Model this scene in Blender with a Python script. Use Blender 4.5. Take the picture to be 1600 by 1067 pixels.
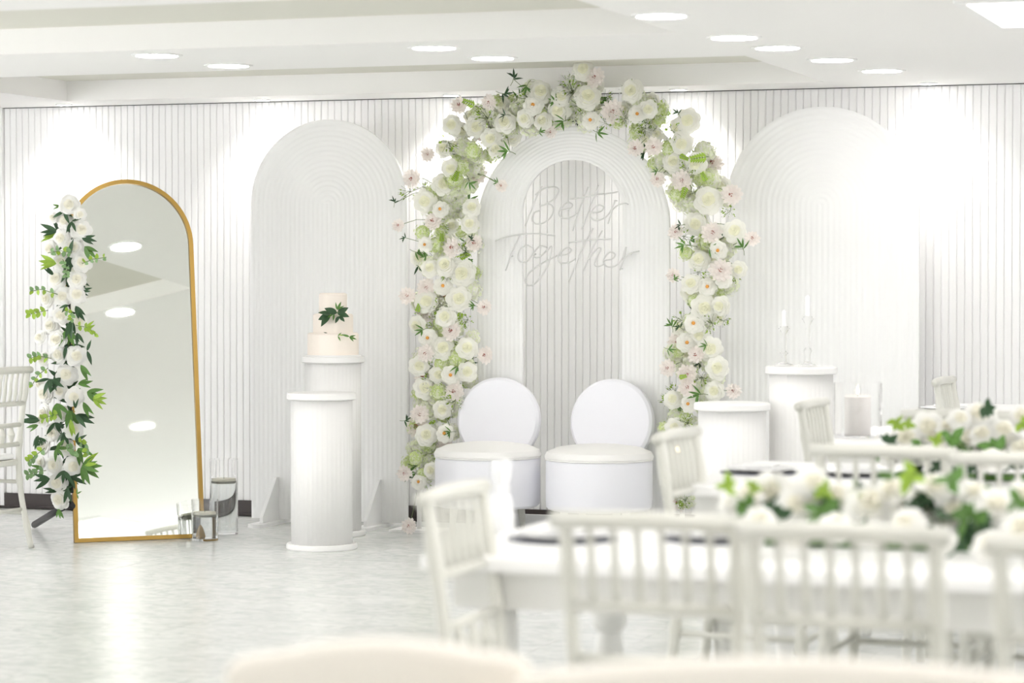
import bpy, math, random
from mathutils import Vector, Matrix, noise
R = math.radians
PI = math.pi
random.seed(7)
for o in list(bpy.data.objects): bpy.data.objects.remove(o)
scene = bpy.context.scene
col = scene.collection

# ------------------------------------------------------------------ camera
F = 4000.0
YAW = math.atan(1391 / F); PITCH = math.atan(103.5 / F)
CAM = Vector((0, 0, 1.4))
cd = bpy.data.cameras.new('camera'); cam = bpy.data.objects.new('camera', cd); col.objects.link(cam)
cam.location = CAM; cam.rotation_euler = (PI / 2 - PITCH, 0, YAW)
cd.sensor_width = 36; cd.lens = F * 36 / 1600; cd.clip_start = .05; cd.clip_end = 200
cd.dof.use_dof = True; cd.dof.focus_distance = 14.0; cd.dof.aperture_fstop = 2.7
scene.camera = cam
# ------------------------------------------------------------------ world + exposure
w = bpy.data.worlds.new('world'); scene.world = w; w.use_nodes = True
w.node_tree.nodes['Background'].inputs[0].default_value = (.98, .975, 1.0, 1)
w.node_tree.nodes['Background'].inputs[1].default_value = 5.0
scene.view_settings.view_transform = 'Standard'; scene.view_settings.look = 'None'
scene.view_settings.gamma = 1; scene.view_settings.use_curve_mapping = False
scene.view_settings.exposure = 0.92
scene.cycles.max_bounces = 12; scene.cycles.diffuse_bounces = 6; scene.cycles.transmission_bounces = 10
scene.cycles.glossy_bounces = 4; scene.cycles.caustics_reflective = False
DOWN_E = 22.0; PANEL_E = 2.6; WASH_W = 16.0

# pixel of the photograph -> point of the room (on a plane z, or on a plane y)
fw = Vector((-math.sin(YAW) * math.cos(PITCH), math.cos(YAW) * math.cos(PITCH), -math.sin(PITCH)))
rt = Vector((math.cos(YAW), math.sin(YAW), 0)); upv = rt.cross(fw)
def ray(x, y): return fw + rt * ((x - 800) / F) + upv * ((533.5 - y) / F)
def fl(x, y, z=0.0):
    d = ray(x, y); return CAM + d * ((z - 1.4) / d.z)
def aty(x, y, Y):
    d = ray(x, y); return CAM + d * (Y / d.y)

# ------------------------------------------------------------------ materials
def mat(name, c, rough=.5, metal=0, bump=0, bscale=200, emit=0, trans=0, ior=1.45, subs=0, sheen=0, var=0, vscale=8, spec=.5, ecol=None):
    m = bpy.data.materials.new(name); m.use_nodes = True
    nt = m.node_tree; b = nt.nodes['Principled BSDF']
    b.inputs['Base Color'].default_value = (*c, 1); b.inputs['Roughness'].default_value = rough
    b.inputs['Metallic'].default_value = metal; b.inputs['IOR'].default_value = ior
    b.inputs['Specular IOR Level'].default_value = spec
    if trans: b.inputs['Transmission Weight'].default_value = trans
    if sheen: b.inputs['Sheen Weight'].default_value = sheen
    if emit:
        b.inputs['Emission Color'].default_value = (*(ecol or c), 1); b.inputs['Emission Strength'].default_value = emit
    tc = nt.nodes.new('ShaderNodeTexCoord')
    if bump or var:
        n = nt.nodes.new('ShaderNodeTexNoise'); n.inputs['Scale'].default_value = bscale
        nt.links.new(tc.outputs['Object'], n.inputs['Vector'])
        if bump:
            bp = nt.nodes.new('ShaderNodeBump'); bp.inputs['Strength'].default_value = bump; bp.inputs['Distance'].default_value = .01
            nt.links.new(n.outputs[0], bp.inputs['Height']); nt.links.new(bp.outputs[0], b.inputs['Normal'])
        if var:
            n2 = nt.nodes.new('ShaderNodeTexNoise'); n2.inputs['Scale'].default_value = vscale
            nt.links.new(tc.outputs['Object'], n2.inputs['Vector'])
            oi = nt.nodes.new('ShaderNodeObjectInfo')
            ad = nt.nodes.new('ShaderNodeMath'); ad.operation = 'ADD'
            nt.links.new(n2.outputs[0], ad.inputs[0]); nt.links.new(oi.outputs['Random'], ad.inputs[1])
            mr = nt.nodes.new('ShaderNodeMapRange'); mr.inputs['From Min'].default_value = .4; mr.inputs['From Max'].default_value = 1.6
            mr.inputs['To Min'].default_value = 1 - var; mr.inputs['To Max'].default_value = 1 + var
            nt.links.new(ad.outputs[0], mr.inputs[0])
            hs = nt.nodes.new('ShaderNodeHueSaturation'); hs.inputs['Color'].default_value = (*c, 1)
            nt.links.new(mr.outputs[0], hs.inputs['Value']); nt.links.new(hs.outputs[0], b.inputs['Base Color'])
    if subs:   # thin petal / leaf: some light passes through
        tr = nt.nodes.new('ShaderNodeBsdfTranslucent'); tr.inputs[0].default_value = (*c, 1)
        mx = nt.nodes.new('ShaderNodeMixShader'); mx.inputs[0].default_value = subs
        out = nt.nodes['Material Output']
        nt.links.new(b.outputs[0], mx.inputs[1]); nt.links.new(tr.outputs[0], mx.inputs[2]); nt.links.new(mx.outputs[0], out.inputs[0])
    return m
M = {}
M['wall'] = mat('white_wall_panel', (.90, .897, .893), .5, bump=.02, bscale=60)
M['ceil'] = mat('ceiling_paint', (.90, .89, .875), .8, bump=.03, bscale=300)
M['recess_shade'] = mat('recess_shade_tint', (.70, .69, .62), .8, bump=.03, bscale=300)  # grayer than the ceiling, putting shade into the recess colour
M['taupe'] = mat('taupe_paint', (.36, .31, .34), .7, bump=.03, bscale=200)
M['side'] = mat('side_wall_paint', (.86, .855, .84), .7, bump=.03, bscale=200)
M['base'] = mat('dark_baseboard', (.045, .034, .032), .35, bump=.02, bscale=30)
M['board'] = mat('backdrop_board', (.88, .88, .875), .7, bump=.01, bscale=90)
M['gold'] = mat('brushed_gold', (.40, .25, .065), .32, metal=.8, bump=.02, bscale=200)
M['mirror'] = mat('mirror_glass', (.84, .855, .81), .015, metal=1)
M['black'] = mat('black_metal', (.02, .02, .022), .4)
M['glass'] = mat('clear_glass', (1, 1, 1), 0.0, trans=1, ior=1.45)
M['crystal'] = mat('clear_crystal', (1, 1, 1), .02, trans=1, ior=1.13)
M['water'] = mat('water', (.95, .98, .97), 0.0, trans=1, ior=1.33)
M['wax'] = mat('ivory_wax', (.90, .88, .74), .5, var=.03)
M['waxpink'] = mat('blush_wax', (.95, .91, .88), .5, var=.03)
M['plinth'] = mat('white_plinth_paint', (.87, .862, .85), .55, bump=.01, bscale=80)
M['leather'] = mat('white_leatherette', (.84, .84, .89), .48, bump=.04, bscale=350)
M['cushion'] = mat('white_cushion', (.90, .89, .875), .5, bump=.04, bscale=350)
M['icing'] = mat('cream_icing', (.93, .85, .77), .6, bump=.08, bscale=60, var=.02)
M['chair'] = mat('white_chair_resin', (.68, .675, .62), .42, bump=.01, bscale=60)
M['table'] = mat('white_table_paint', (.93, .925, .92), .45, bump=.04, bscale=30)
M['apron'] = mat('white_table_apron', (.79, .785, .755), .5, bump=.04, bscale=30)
M['slate'] = mat('slate_placemat', (.24, .245, .27), .7, bump=.1, bscale=200)
M['plate'] = mat('white_porcelain', (.88, .88, .89), .15)
M['napkin'] = mat('white_napkin', (.90, .90, .90), .9, bump=.1, bscale=300)
M['peach'] = mat('cream_velvet', (.95, .89, .81), .85, sheen=.4, bump=.05, bscale=300)
M['neon'] = mat('unlit_neon_tube', (.70, .70, .69), .3)
M['rose'] = mat('white_petal', (.94, .935, .91), .6, subs=.18, var=.02)
M['rosein'] = mat('ivory_inner_petal', (.95, .93, .84), .6, subs=.32, var=.02)
M['bloom'] = mat('cream_petal', (.955, .95, .90), .6, subs=.32, var=.03)
M['bloomin'] = mat('pale_lime_inner_petal', (.95, .945, .80), .6, subs=.35, var=.04)
M['blush'] = mat('blush_petal', (.96, .915, .88), .6, subs=.32, var=.02)
M['orange'] = mat('orange_centre', (.75, .36, .08), .7, var=.1)
M['maroon'] = mat('maroon_centre', (.38, .10, .07), .7, var=.1)
M['lime'] = mat('lime_floret', (.66, .76, .34), .7, subs=.3, var=.12, vscale=30)
M['palelime'] = mat('pale_green_floret', (.86, .90, .70), .7, subs=.3, var=.08, vscale=30)
M['leafdark'] = mat('dark_leaf', (.035, .085, .035), .45, subs=.1, var=.25)
M['leafmid'] = mat('mid_green_leaf', (.11, .24, .05), .5, subs=.15, var=.25)
M['leaflime'] = mat('lime_leaf', (.32, .48, .06), .5, subs=.2, var=.2)
M['euca'] = mat('eucalyptus_leaf', (.22, .36, .16), .55, subs=.15, var=.2)
M['stem'] = mat('green_stem', (.16, .22, .08), .6)
M['trim'] = mat('light_trim_ring', (.88, .88, .87), .5)
M['lamp'] = mat('lit_diffuser', (1, .97, .92), .5, emit=DOWN_E, ecol=(1, .982, .968))
M['panel'] = mat('lit_panel', (1, .97, .94), .5, emit=PANEL_E, ecol=(1, .975, .94))
M['flame'] = mat('candle_flame', (1, .8, .45), .5, emit=14, ecol=(1, .74, .42))
M['frame'] = mat('fill_window_frame_paint', (.8, .8, .8), .5)

def floor_material():
    m = bpy.data.materials.new('marbled_vinyl_tile'); m.use_nodes = True
    nt = m.node_tree; N = nt.nodes; L = nt.links; b = N['Principled BSDF']
    g = N.new('ShaderNodeNewGeometry'); sep = N.new('ShaderNodeSeparateXYZ'); L.new(g.outputs['Position'], sep.inputs[0])
    fl_ = []
    for ax in (0, 1):
        d = N.new('ShaderNodeMath'); d.operation = 'DIVIDE'; L.new(sep.outputs[ax], d.inputs[0]); d.inputs[1].default_value = .305
        f = N.new('ShaderNodeMath'); f.operation = 'FLOOR'; L.new(d.outputs[0], f.inputs[0]); fl_.append(f)
    cx = N.new('ShaderNodeCombineXYZ'); L.new(fl_[0].outputs[0], cx.inputs[0]); L.new(fl_[1].outputs[0], cx.inputs[1])
    wn = N.new('ShaderNodeTexWhiteNoise'); L.new(cx.outputs[0], wn.inputs[0])
    off = N.new('ShaderNodeVectorMath'); off.operation = 'MULTIPLY_ADD'
    L.new(wn.outputs['Color'], off.inputs[0]); off.inputs[1].default_value = (9, 9, 9); L.new(g.outputs['Position'], off.inputs[2])
    mp = N.new('ShaderNodeMapping'); mp.inputs['Scale'].default_value = (7, 11, 1); L.new(off.outputs[0], mp.inputs[0])
    n1 = N.new('ShaderNodeTexNoise'); n1.inputs['Scale'].default_value = 1.6; n1.inputs['Detail'].default_value = 5; n1.inputs['Distortion'].default_value = 1.2
    L.new(mp.outputs[0], n1.inputs['Vector'])
    cr = N.new('ShaderNodeValToRGB'); e = cr.color_ramp.elements
    e[0].position = .34; e[0].color = (.66, .685, .67, 1); e[1].position = .62; e[1].color = (.80, .81, .79, 1)
    el = cr.color_ramp.elements.new(.47); el.color = (.73, .75, .73, 1)
    L.new(n1.outputs[0], cr.inputs[0])
    hs = N.new('ShaderNodeHueSaturation'); L.new(cr.outputs[0], hs.inputs['Color'])
    mr = N.new('ShaderNodeMapRange'); mr.inputs['To Min'].default_value = .97; mr.inputs['To Max'].default_value = 1.03; L.new(wn.outputs['Value'], mr.inputs[0]); L.new(mr.outputs[0], hs.inputs['Value'])
    L.new(hs.outputs[0], b.inputs['Base Color'])
    rr = N.new('ShaderNodeMapRange'); rr.inputs['To Min'].default_value = .2; rr.inputs['To Max'].default_value = .28; L.new(n1.outputs[0], rr.inputs[0]); L.new(rr.outputs[0], b.inputs['Roughness'])
    return m
M['floor'] = floor_material()
M['joint'] = mat('tile_joint', (.42, .43, .41), .8)

# ------------------------------------------------------------------ mesh helpers
class MB:
    def __init__(s): s.v = []; s.f = []; s.m = []; s.sm = []
    def add(s, vs, fs, mi=0, smooth=False):
        n = len(s.v); s.v += [tuple(v) for v in vs]
        for f in fs: s.f.append(tuple(i + n for i in f)); s.m.append(mi); s.sm.append(smooth)
        return s
    def box(s, a, b, mi=0, mtx=None):
        x0, y0, z0 = a; x1, y1, z1 = b
        vs = [Vector(p) for p in ((x0,y0,z0),(x1,y0,z0),(x1,y1,z0),(x0,y1,z0),(x0,y0,z1),(x1,y0,z1),(x1,y1,z1),(x0,y1,z1))]
        if mtx: vs = [mtx @ v for v in vs]
        return s.add(vs, [(0,3,2,1),(4,5,6,7),(0,1,5,4),(1,2,6,5),(2,3,7,6),(3,0,4,7)], mi)
    def lathe(s, prof, n=32, mi=0, c=(0,0,0), mtx=None, smooth=True, flute=0, nf=0):
        vs = []; fs = []; p2 = [prof[0]]; br = set()
        for j in range(1, len(prof)):
            p2.append(prof[j])
            if j < len(prof) - 1 and smooth:
                a1 = math.atan2(prof[j][1] - prof[j-1][1], prof[j][0] - prof[j-1][0]); a2 = math.atan2(prof[j+1][1] - prof[j][1], prof[j+1][0] - prof[j][0])
                if abs((a2 - a1 + PI) % (2*PI) - PI) > .6: br.add(len(p2) - 1); p2.append(prof[j])
        prof = p2
        for r, z in prof:
            for i in range(n):
                a = 2*PI*i/n; rr = r*(1 - (flute if (nf and (i % nf) == 0) else 0))
                vs.append(Vector((c[0] + rr*math.cos(a), c[1] + rr*math.sin(a), c[2] + z)))
        if mtx: vs = [mtx @ v for v in vs]
        for j in range(len(prof) - 1):
            if j in br: continue
            for i in range(n): k = (i+1) % n; fs.append((j*n+i, j*n+k, (j+1)*n+k, (j+1)*n+i))
        s.add(vs, fs, mi, smooth)
        b = len(s.v) - len(vs)
        if prof[0][0] > 1e-5: s.f.append(tuple(b + i for i in reversed(range(n)))); s.m.append(mi); s.sm.append(False)
        if prof[-1][0] > 1e-5: s.f.append(tuple(b + (len(prof)-1)*n + i for i in range(n))); s.m.append(mi); s.sm.append(False)
        return s
    def tube(s, path, rad, n=8, mi=0, caps=True):
        path = [Vector(p) for p in path]; k = len(path)
        rads = rad if isinstance(rad, (list, tuple)) else [rad]*k
        vs = []; fs = []; ref = None
        for j, p in enumerate(path):
            t = (path[min(j+1, k-1)] - path[max(j-1, 0)]).normalized()
            if ref is None:
                ref = Vector((0, 0, 1)) if abs(t.z) < .9 else Vector((1, 0, 0))
            u = ref - t*ref.dot(t)
            if u.length < 1e-4: u = t.orthogonal()
            u.normalize(); ref = u; q = t.cross(u)
            for i in range(n):
                a = 2*PI*i/n; vs.append(p + (u*math.cos(a) + q*math.sin(a))*rads[j])
        for j in range(k-1):
            for i in range(n): l = (i+1) % n; fs.append((j*n+i, j*n+l, (j+1)*n+l, (j+1)*n+i))
        if caps: fs.append(tuple(reversed(range(n)))); fs.append(tuple((k-1)*n+i for i in range(n)))
        return s.add(vs, fs, mi, True)
    def mesh(s, name, mats):
        me = bpy.data.meshes.new(name); me.from_pydata(s.v, [], s.f)
        for m in mats: me.materials.append(M[m] if isinstance(m, str) else m)
        me.polygons.foreach_set('material_index', s.m); me.polygons.foreach_set('use_smooth', s.sm); me.update()
        return me
    def build(s, name, mats, parent=None, bevel=0, loc=None, rz=0):
        me = s.mesh(name, mats if isinstance(mats, (list, tuple)) else [mats])
        o = link(name, me, parent)
        if loc is not None: o.location = loc
        o.rotation_euler.z = rz
        if bevel:
            b = o.modifiers.new('bevel', 'BEVEL'); b.width = bevel; b.segments = 2; b.limit_method = 'ANGLE'; b.angle_limit = R(40)
        return o
def link(name, data, parent=None):
    o = bpy.data.objects.new(name, data); col.objects.link(o)
    if parent: o.parent = parent
    return o
def tag(o, label, cat, group=None):
    o['label'] = label; o['category'] = cat
    if group: o['group'] = group
    return o
def thing(name, label, cat, loc=(0,0,0), rz=0, group=None):
    o = link(name, None); o.location = loc; o.rotation_euler = (0, 0, rz); o.empty_display_size = .1
    return tag(o, label, cat, group)
def struct(o): o['kind'] = 'structure'; return o
def dup(o, parent=None):
    c = o.copy(); col.objects.link(c)
    if parent is not None: c.parent = parent
    for ch in list(o.children): dup(ch, c)
    return c
def place_dup(o, loc, rz, label, group=None):
    c = dup(o); c.location = loc; c.rotation_euler = (0, 0, rz); c['label'] = label
    if group: c['group'] = group
    return c
def basis(n, roll=0.0):
    z = Vector(n).normalized(); x = Vector((0, 0, 1)).cross(z)
    if x.length < 1e-3: x = Vector((1, 0, 0))
    x.normalize(); y = z.cross(x)
    m = Matrix((x, y, z)).transposed()
    return m @ Matrix.Rotation(roll, 3, 'Z')

# ------------------------------------------------------------------ the room
WY = 13.57; HC = 2.405
XL = aty(8, 500, WY).x; XR = 8.0; YB = -9.0; XW = -10.0
# floor
T = .305
fb = MB().box((XW, YB, -.08), (XR, WY + .12, -.005)); floor = struct(fb.build('floor', 'joint'))
tile_me = MB().box((.0008, .0008, -.005), (T - .0008, T - .0008, 0)).mesh('tile', ['floor'])
near = []
ix0 = math.floor(XW / T) + 1; ix1 = math.floor(XR / T) - 1; iy0 = math.floor(YB / T) + 1; iy1 = math.floor(WY / T) - 1
allt = [(i, j) for i in range(ix0, ix1 + 1) for j in range(iy0, iy1 + 1)]
def seen(i, j):
    p = Vector(((i + .5)*T, (j + .5)*T, 0)) - CAM; d = p.dot(fw); x = 800 + F*p.dot(rt)/d if d > 1 else -9999; y = 533.5 - F*p.dot(upv)/d if d > 1 else 9999
    return d > 1 and -40 < x < 760 and y < 1110, d
vis = sorted([(seen(i, j)[1], i, j) for i, j in allt if seen(i, j)[0]])[:298]
vs_ = set((i, j) for _, i, j in vis)
for _, i, j in vis:
    o = link('tile', tile_me, floor); o.location = (i*T, j*T, 0)
mb = MB()
for i, j in allt:
    if (i, j) not in vs_: mb.box((i*T + .0008, j*T + .0008, -.005), ((i+1)*T - .0008, (j+1)*T - .0008, 0))
o = mb.build('tile_field', 'floor', floor); o['kind'] = 'stuff'
# back wall with fluted slats
wb = struct(MB().box((XW, WY + .007, 0), (XR, WY + .14, HC + .15)).build('wall_back', 'wall'))
P_ = .0415
mb = MB(); prof = [(0, .012), (.0012, .0028), (.0045, .0), (.0355, .0), (.0388, .0028), (.040, .012)]
zs = (.07, HC - .004)
vv = [(x, y, z) for z in zs for x, y in prof]; n = len(prof)
mb.add(vv, [(i, i+1, n+i+1, n+i) for i in range(n-1)] + [tuple(reversed(range(n))), tuple(n+i for i in range(n))], 0, False)
slat_me = mb.mesh('slat', ['wall']); x = XL
while x < 1.6:
    o = link('slat', slat_me, wb); o.location = (x, WY, 0); x += P_
mb = MB().box((XW, WY - .004, 0), (XL - .02, WY + .02, HC)); struct(mb.build('trim_1', 'taupe'))
struct(MB().box((XL - .03, WY - .02, .0), (XL - .003, WY + .02, HC)).build('trim_2', 'wall'))
mb = MB().box((XW, WY - .014, .0), (XR, WY + .0195, .088)).box((XW, WY - .026, .0), (XR, WY - .013, .013))
struct(mb.build('baseboard_back', 'base'))
# unseen side and rear walls; window openings added to let fill light in
def fill_window_wall(name, along_x, a0, a1, pos, wins, n0):
    mb = MB(); h0, h1 = .7, 2.15; cuts = [a0]
    for c0, c1 in wins: cuts += [c0, c1]
    cuts.append(a1)
    def bx(u0, u1, z0, z1, t0=0, t1=.12):
        if along_x: return (u0, pos - t1, z0), (u1, pos - t0, z1)
        return (pos + t0, u0, z0), (pos + t1, u1, z1)
    for k in range(0, len(cuts), 2): mb.box(*bx(cuts[k], cuts[k+1], 0, HC + .15))
    for c0, c1 in wins: mb.box(*bx(c0, c1, 0, h0)); mb.box(*bx(c0, c1, h1, HC + .15))
    struct(mb.build(name, 'side'))
    for k, (c0, c1) in enumerate(wins):
        fb = MB(); m_ = (c0 + c1)/2; q = .05
        for u0, u1, z0, z1 in ((c0, c0+q, h0, h1), (c1-q, c1, h0, h1), (c0+q, c1-q, h0, h0+q), (c0+q, c1-q, h1-q, h1), (m_-q/2, m_+q/2, h0+q, h1-q)):
            fb.box(*bx(u0, u1, z0, z1, .03, .09))
        struct(fb.build('fill_window_%d' % (n0 + k), 'frame'))
fill_window_wall('wall_right', False, YB, WY + .14, XR, [(y0, y0 + 2.2) for y0 in (1, 4, 7, 10)], 1)
fill_window_wall('wall_left', False, YB, WY + .14, XW - .12, [(y0, y0 + 2.4) for y0 in (1, 4.5, 8)], 20)
fill_window_wall('wall_rear', True, XW, XR, YB, [(-5, -2.8)], 8)

# ceiling: soffits with rows of shallow recesses
def cz(px, py): return fl(px, py, HC)
RX0 = cz(105, 158).x; RX1 = (cz(1340, 128).x + cz(992, 52).x)/2
r1b = cz(105, 158).y; r1a = cz(600, 103.5).y; r2b = cz(600, 66).y
D_ = .115
per = r1b - r2b; wid = r1b - r1a
rec = []; y = r1b
while y - wid > YB + 1: rec.append((y - wid, y)); y -= per
cm = MB()
ys = [WY + .14]
for a, b in rec: ys += [b, a]
ys.append(YB - .12)
for k in range(0, len(ys), 2): cm.box((XW - .12, ys[k+1], HC), (XR + .12, ys[k], HC + D_))
cols2 = [(RX0 - 5.0, RX0 - .9), (RX0, RX1), (RX1 + 2.0, RX1 + 6.5)]
for a, b in rec:
    for x0, x1 in ((XW - .12, RX0), (RX1, XR + .12)): cm.box((x0, a, HC), (x1, b, HC + D_))
ceil = struct(cm.build('ceiling', 'ceil'))
struct(MB().box((XW - .12, YB - .12, HC + D_), (XR + .12, WY + .14, HC + D_ + .12)).build('trim_3', 'recess_shade'))
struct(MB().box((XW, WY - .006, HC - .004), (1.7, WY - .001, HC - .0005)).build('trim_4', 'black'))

# ------------------------------------------------------------------ ceiling lights
def down_proto(r):
    ring = MB().lathe([(r*.92, .0), (r*.92, -.006), (r*1.1, -.005), (r*1.12, 0)], 32)
    disc = MB().lathe([(r*.93, -.001), (r*.93, -.004), (r*.7, -.0065), (1e-6, -.007)], 32)
    return ring.mesh('trim_ring', ['trim']), disc.mesh('diffuser', ['lamp'])
ring_me, disc_me = down_proto(.105)
def downlight(x, y, label, group='recessed ceiling downlights', name='ceiling_downlight'):
    t = thing(name, label, 'ceiling light', (x, y, HC), 0, group)
    link('trim_ring', ring_me, t); link('diffuser', disc_me, t); return t
DL = [((245, 86), 'leftmost lit round ceiling downlight, above the arched mirror'), ((357, 102), 'lit round ceiling downlight nearly above the left arch board'),
      ((678, 74), 'lit round ceiling downlight left of the flower arch top, nearer the viewer'), ((770, 90), 'lit round ceiling downlight directly above the left shoulder of the flower arch'),
      ((1033, 24), 'nearest and highest lit round downlight of the diagonal row of five'), ((1147, 58), 'second nearest round downlight of the diagonal row of five'),
      ((1215, 74), 'middle round downlight of the diagonal row of five'), ((1300, 93), 'fourth round downlight of the diagonal row, above the right arch board'),
      ((1378, 110), 'farthest round downlight of the diagonal row, closest to the fluted wall')]
for (px, py), lb in DL:
    p = cz(px, py); downlight(p.x, p.y, lb)
for yy in (7.9, 5.0, 2.2, -1.0, -4.0):
    if yy == 7.9:
        for xx, y2 in ((.53, 7.44), (3.2, 8.6), (5.6, 8.6), (3.2, 11.6), (5.6, 11.6), (-7.4, 8.0), (-5.2, 7.6)): downlight(xx, y2, 'round ceiling downlight farther back in the hall', 'downlights behind the photographer')
        continue
    for xx in (-7.4, -5.4, -4.05, -2.7, -1.2, .4, 2.2, 4.4, 6.4): downlight(xx, yy, 'round ceiling downlight farther back in the hall', 'downlights behind the photographer')
pl_me = MB().box((-.42, -.46, -.012), (.42, .46, -.002)).mesh('diffuser', ['panel'])
pf = MB()
for a, b in (((-.46, -.5, -.016), (.46, -.46, 0)), ((-.46, .46, -.016), (.46, .5, 0)), ((-.46, -.46, -.016), (-.42, .46, 0)), ((.42, -.46, -.016), (.46, .46, 0))): pf.box(a, b)
pf_me = pf.mesh('frame', ['trim'])
p0 = cz(1567, 37)
for k, (xx, yy) in enumerate([(p0.x + .42, p0.y - .46)] + [(-1.3, 6.6), (-1.3, 4.4), (.7, 5.4), (-8.6, 10.5), (1.65, 4.15), (-1.5, -3), (-5.4, -6)]):  # the panels over the tables are added to brighten them from above
    if k and xx > 1.6: xx += 2.5
    t = thing('ceiling_panel_light', 'large square lit ceiling panel in the top right corner' if k == 0 else 'square lit ceiling panel elsewhere in the hall, in a set partly added as fill', 'ceiling light', (xx, yy, HC), 0, None if k == 0 else 'square panels behind the photographer')
    link('frame', pf_me, t); link('diffuser', pl_me, t)
sring, sdisc = down_proto(.045)
WL = ['small wall washing spotlight at the left end of the fluted wall', 'small wall washing spotlight above the left side of the left arch board', 'small wall washing spotlight left of the flower arch top',
      'small wall washing spotlight between the flower arch and the right arch board', 'small wall washing spotlight right of the right arch board']
for px, lb in zip((100, 410, 705, 1060, 1450), WL):
    p = aty(px, 180, WY - .17)
    t = thing('wall_spotlight', lb, 'ceiling light', (p.x, WY - .17, HC), 0, 'wall washing spotlights')
    link('trim_ring', sring, t); link('diffuser', sdisc, t)
    ld = bpy.data.lights.new('spot_lamp', 'SPOT'); ld.energy = WASH_W; ld.spot_size = R(105); ld.spot_blend = .8; ld.shadow_soft_size = .04; ld.color = (1, .97, .93)
    lo = link('spot_lamp', ld, t); lo.location = (0, 0, -.03); lo.rotation_euler = (R(14), 0, 0)

# ------------------------------------------------------------------ arched backdrop boards
def arch_path(rad, zc, z0, nseg=40, nv=8):
    pts = [(-rad, z0 + (zc - z0)*i/nv) for i in range(nv)]
    pts += [(rad*math.cos(PI - PI*i/nseg), zc + rad*math.sin(PI - PI*i/nseg)) for i in range(nseg + 1)]
    pts += [(rad, zc - (zc - z0)*i/nv) for i in range(1, nv + 1)]
    return pts
def arch_board(label, px, Y, z0, outer, zco, inner, zci, ridges, feet=True):
    c = aty(px, 500, Y)
    t = thing('arch_backdrop', label, 'backdrop', (c.x, Y, 0), 0)
    mb = MB(); samp = ridges*4
    po = arch_path(outer, zco, z0); pin = arch_path(inner, zci, z0); k = len(po); vs = []; fs = []
    for j in range(samp + 1):
        tt = j/samp; dep = -.003*abs(math.sin(PI*ridges*tt)) if 0 < j < samp else 0
        for a, b in zip(po, pin): vs.append((a[0]*(1-tt) + b[0]*tt, -.02 + dep, a[1]*(1-tt) + b[1]*tt))
    for j in range(samp):
        for i in range(k-1): fs.append((j*k+i, (j+1)*k+i, (j+1)*k+i+1, j*k+i+1))
    mb.add(vs, fs, 0, True)
    # edges and back
    vs2 = [(p[0], y, p[1]) for y in (-.02, .0) for p in po]; mb.add(vs2, [(i, i+1, k+i+1, k+i) for i in range(k-1)])
    if inner > 0: vs3 = [(p[0], y, p[1]) for y in (-.02, .0) for p in pin]; mb.add(vs3, [(i+1, i, k+i, k+i+1) for i in range(k-1)])
    vs4 = [(p[0], .0, p[1]) for p in po] + [(p[0], .0, p[1]) for p in pin]; mb.add(vs4, [(i, i+1, k+i+1, k+i) for i in range(k-1)])
    mb.build('fluted_board', 'board', t)
    if feet:
        for s in (-1, 1):
            x = s*outer*.66
            pb = MB()
            # flat base plate reaching forward and back, triangular bracket on it
            n_ = 10; out = [(x - .05, .26), (x - .05, -.30)] + [(x - .05*math.cos(PI*i/n_), -.30 - .05*math.sin(PI*i/n_)) for i in range(1, n_)] + [(x + .05, -.30), (x + .05, .26)]
            q = len(out); pb.add([(a, b, z) for z in (0, .018) for a, b in out], [tuple(reversed(range(q))), tuple(q+i for i in range(q))] + [(i, (i+1) % q, q+(i+1) % q, q+i) for i in range(q)])
            pb.build('foot', 'board', t)
            tb = MB(); tri = [(-.02, .018), (-.24, .018), (-.24, .05), (-.05, .26), (-.02, .26)]
            q = 5; tb.add([(xx, a, b) for xx in (x - .01, x + .01) for a, b in tri], [tuple(range(q)), tuple(q+i for i in reversed(range(q)))] + [(i, q+i, q+(i+1) % q, (i+1) % q) for i in range(q)])
            tb.build('bracket', 'board', t)
    return t
YP = WY - .33
def top_z(py, px, Y): return aty(px, py, Y).z
rl = .475; zt = top_z(187, 509, YP)
arch_board('plain white arched backdrop board behind the cake pedestals', 515, YP, .022, rl, zt - rl, 0, zt - rl, 17)
rr_ = .515; zt = top_z(167, 1281, YP)
arch_board('plain white arched backdrop board at the right behind the candlestick pedestal', 1284, YP, .022, rr_, zt - rr_, 0, zt - rr_, 17)
YC = WY - .50
ro = (aty(1045, 500, YC).x - aty(745, 500, YC).x)/2; ztc = top_z(197, 895, YC)
ri = (aty(974, 500, YC).x - aty(818, 500, YC).x)/2; zti = top_z(250, 896, YC)
centre_board = arch_board('white arched backdrop frame with an open arch, in the middle under the flowers', 895.5, YC, .022, ro, ztc - ro, ri, zti - ri, 10)

cb_ = MB().box((-ro, -.03, .0), (ri*.45, -.002, .11)).build('bottom_rail', 'board', centre_board)

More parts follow.
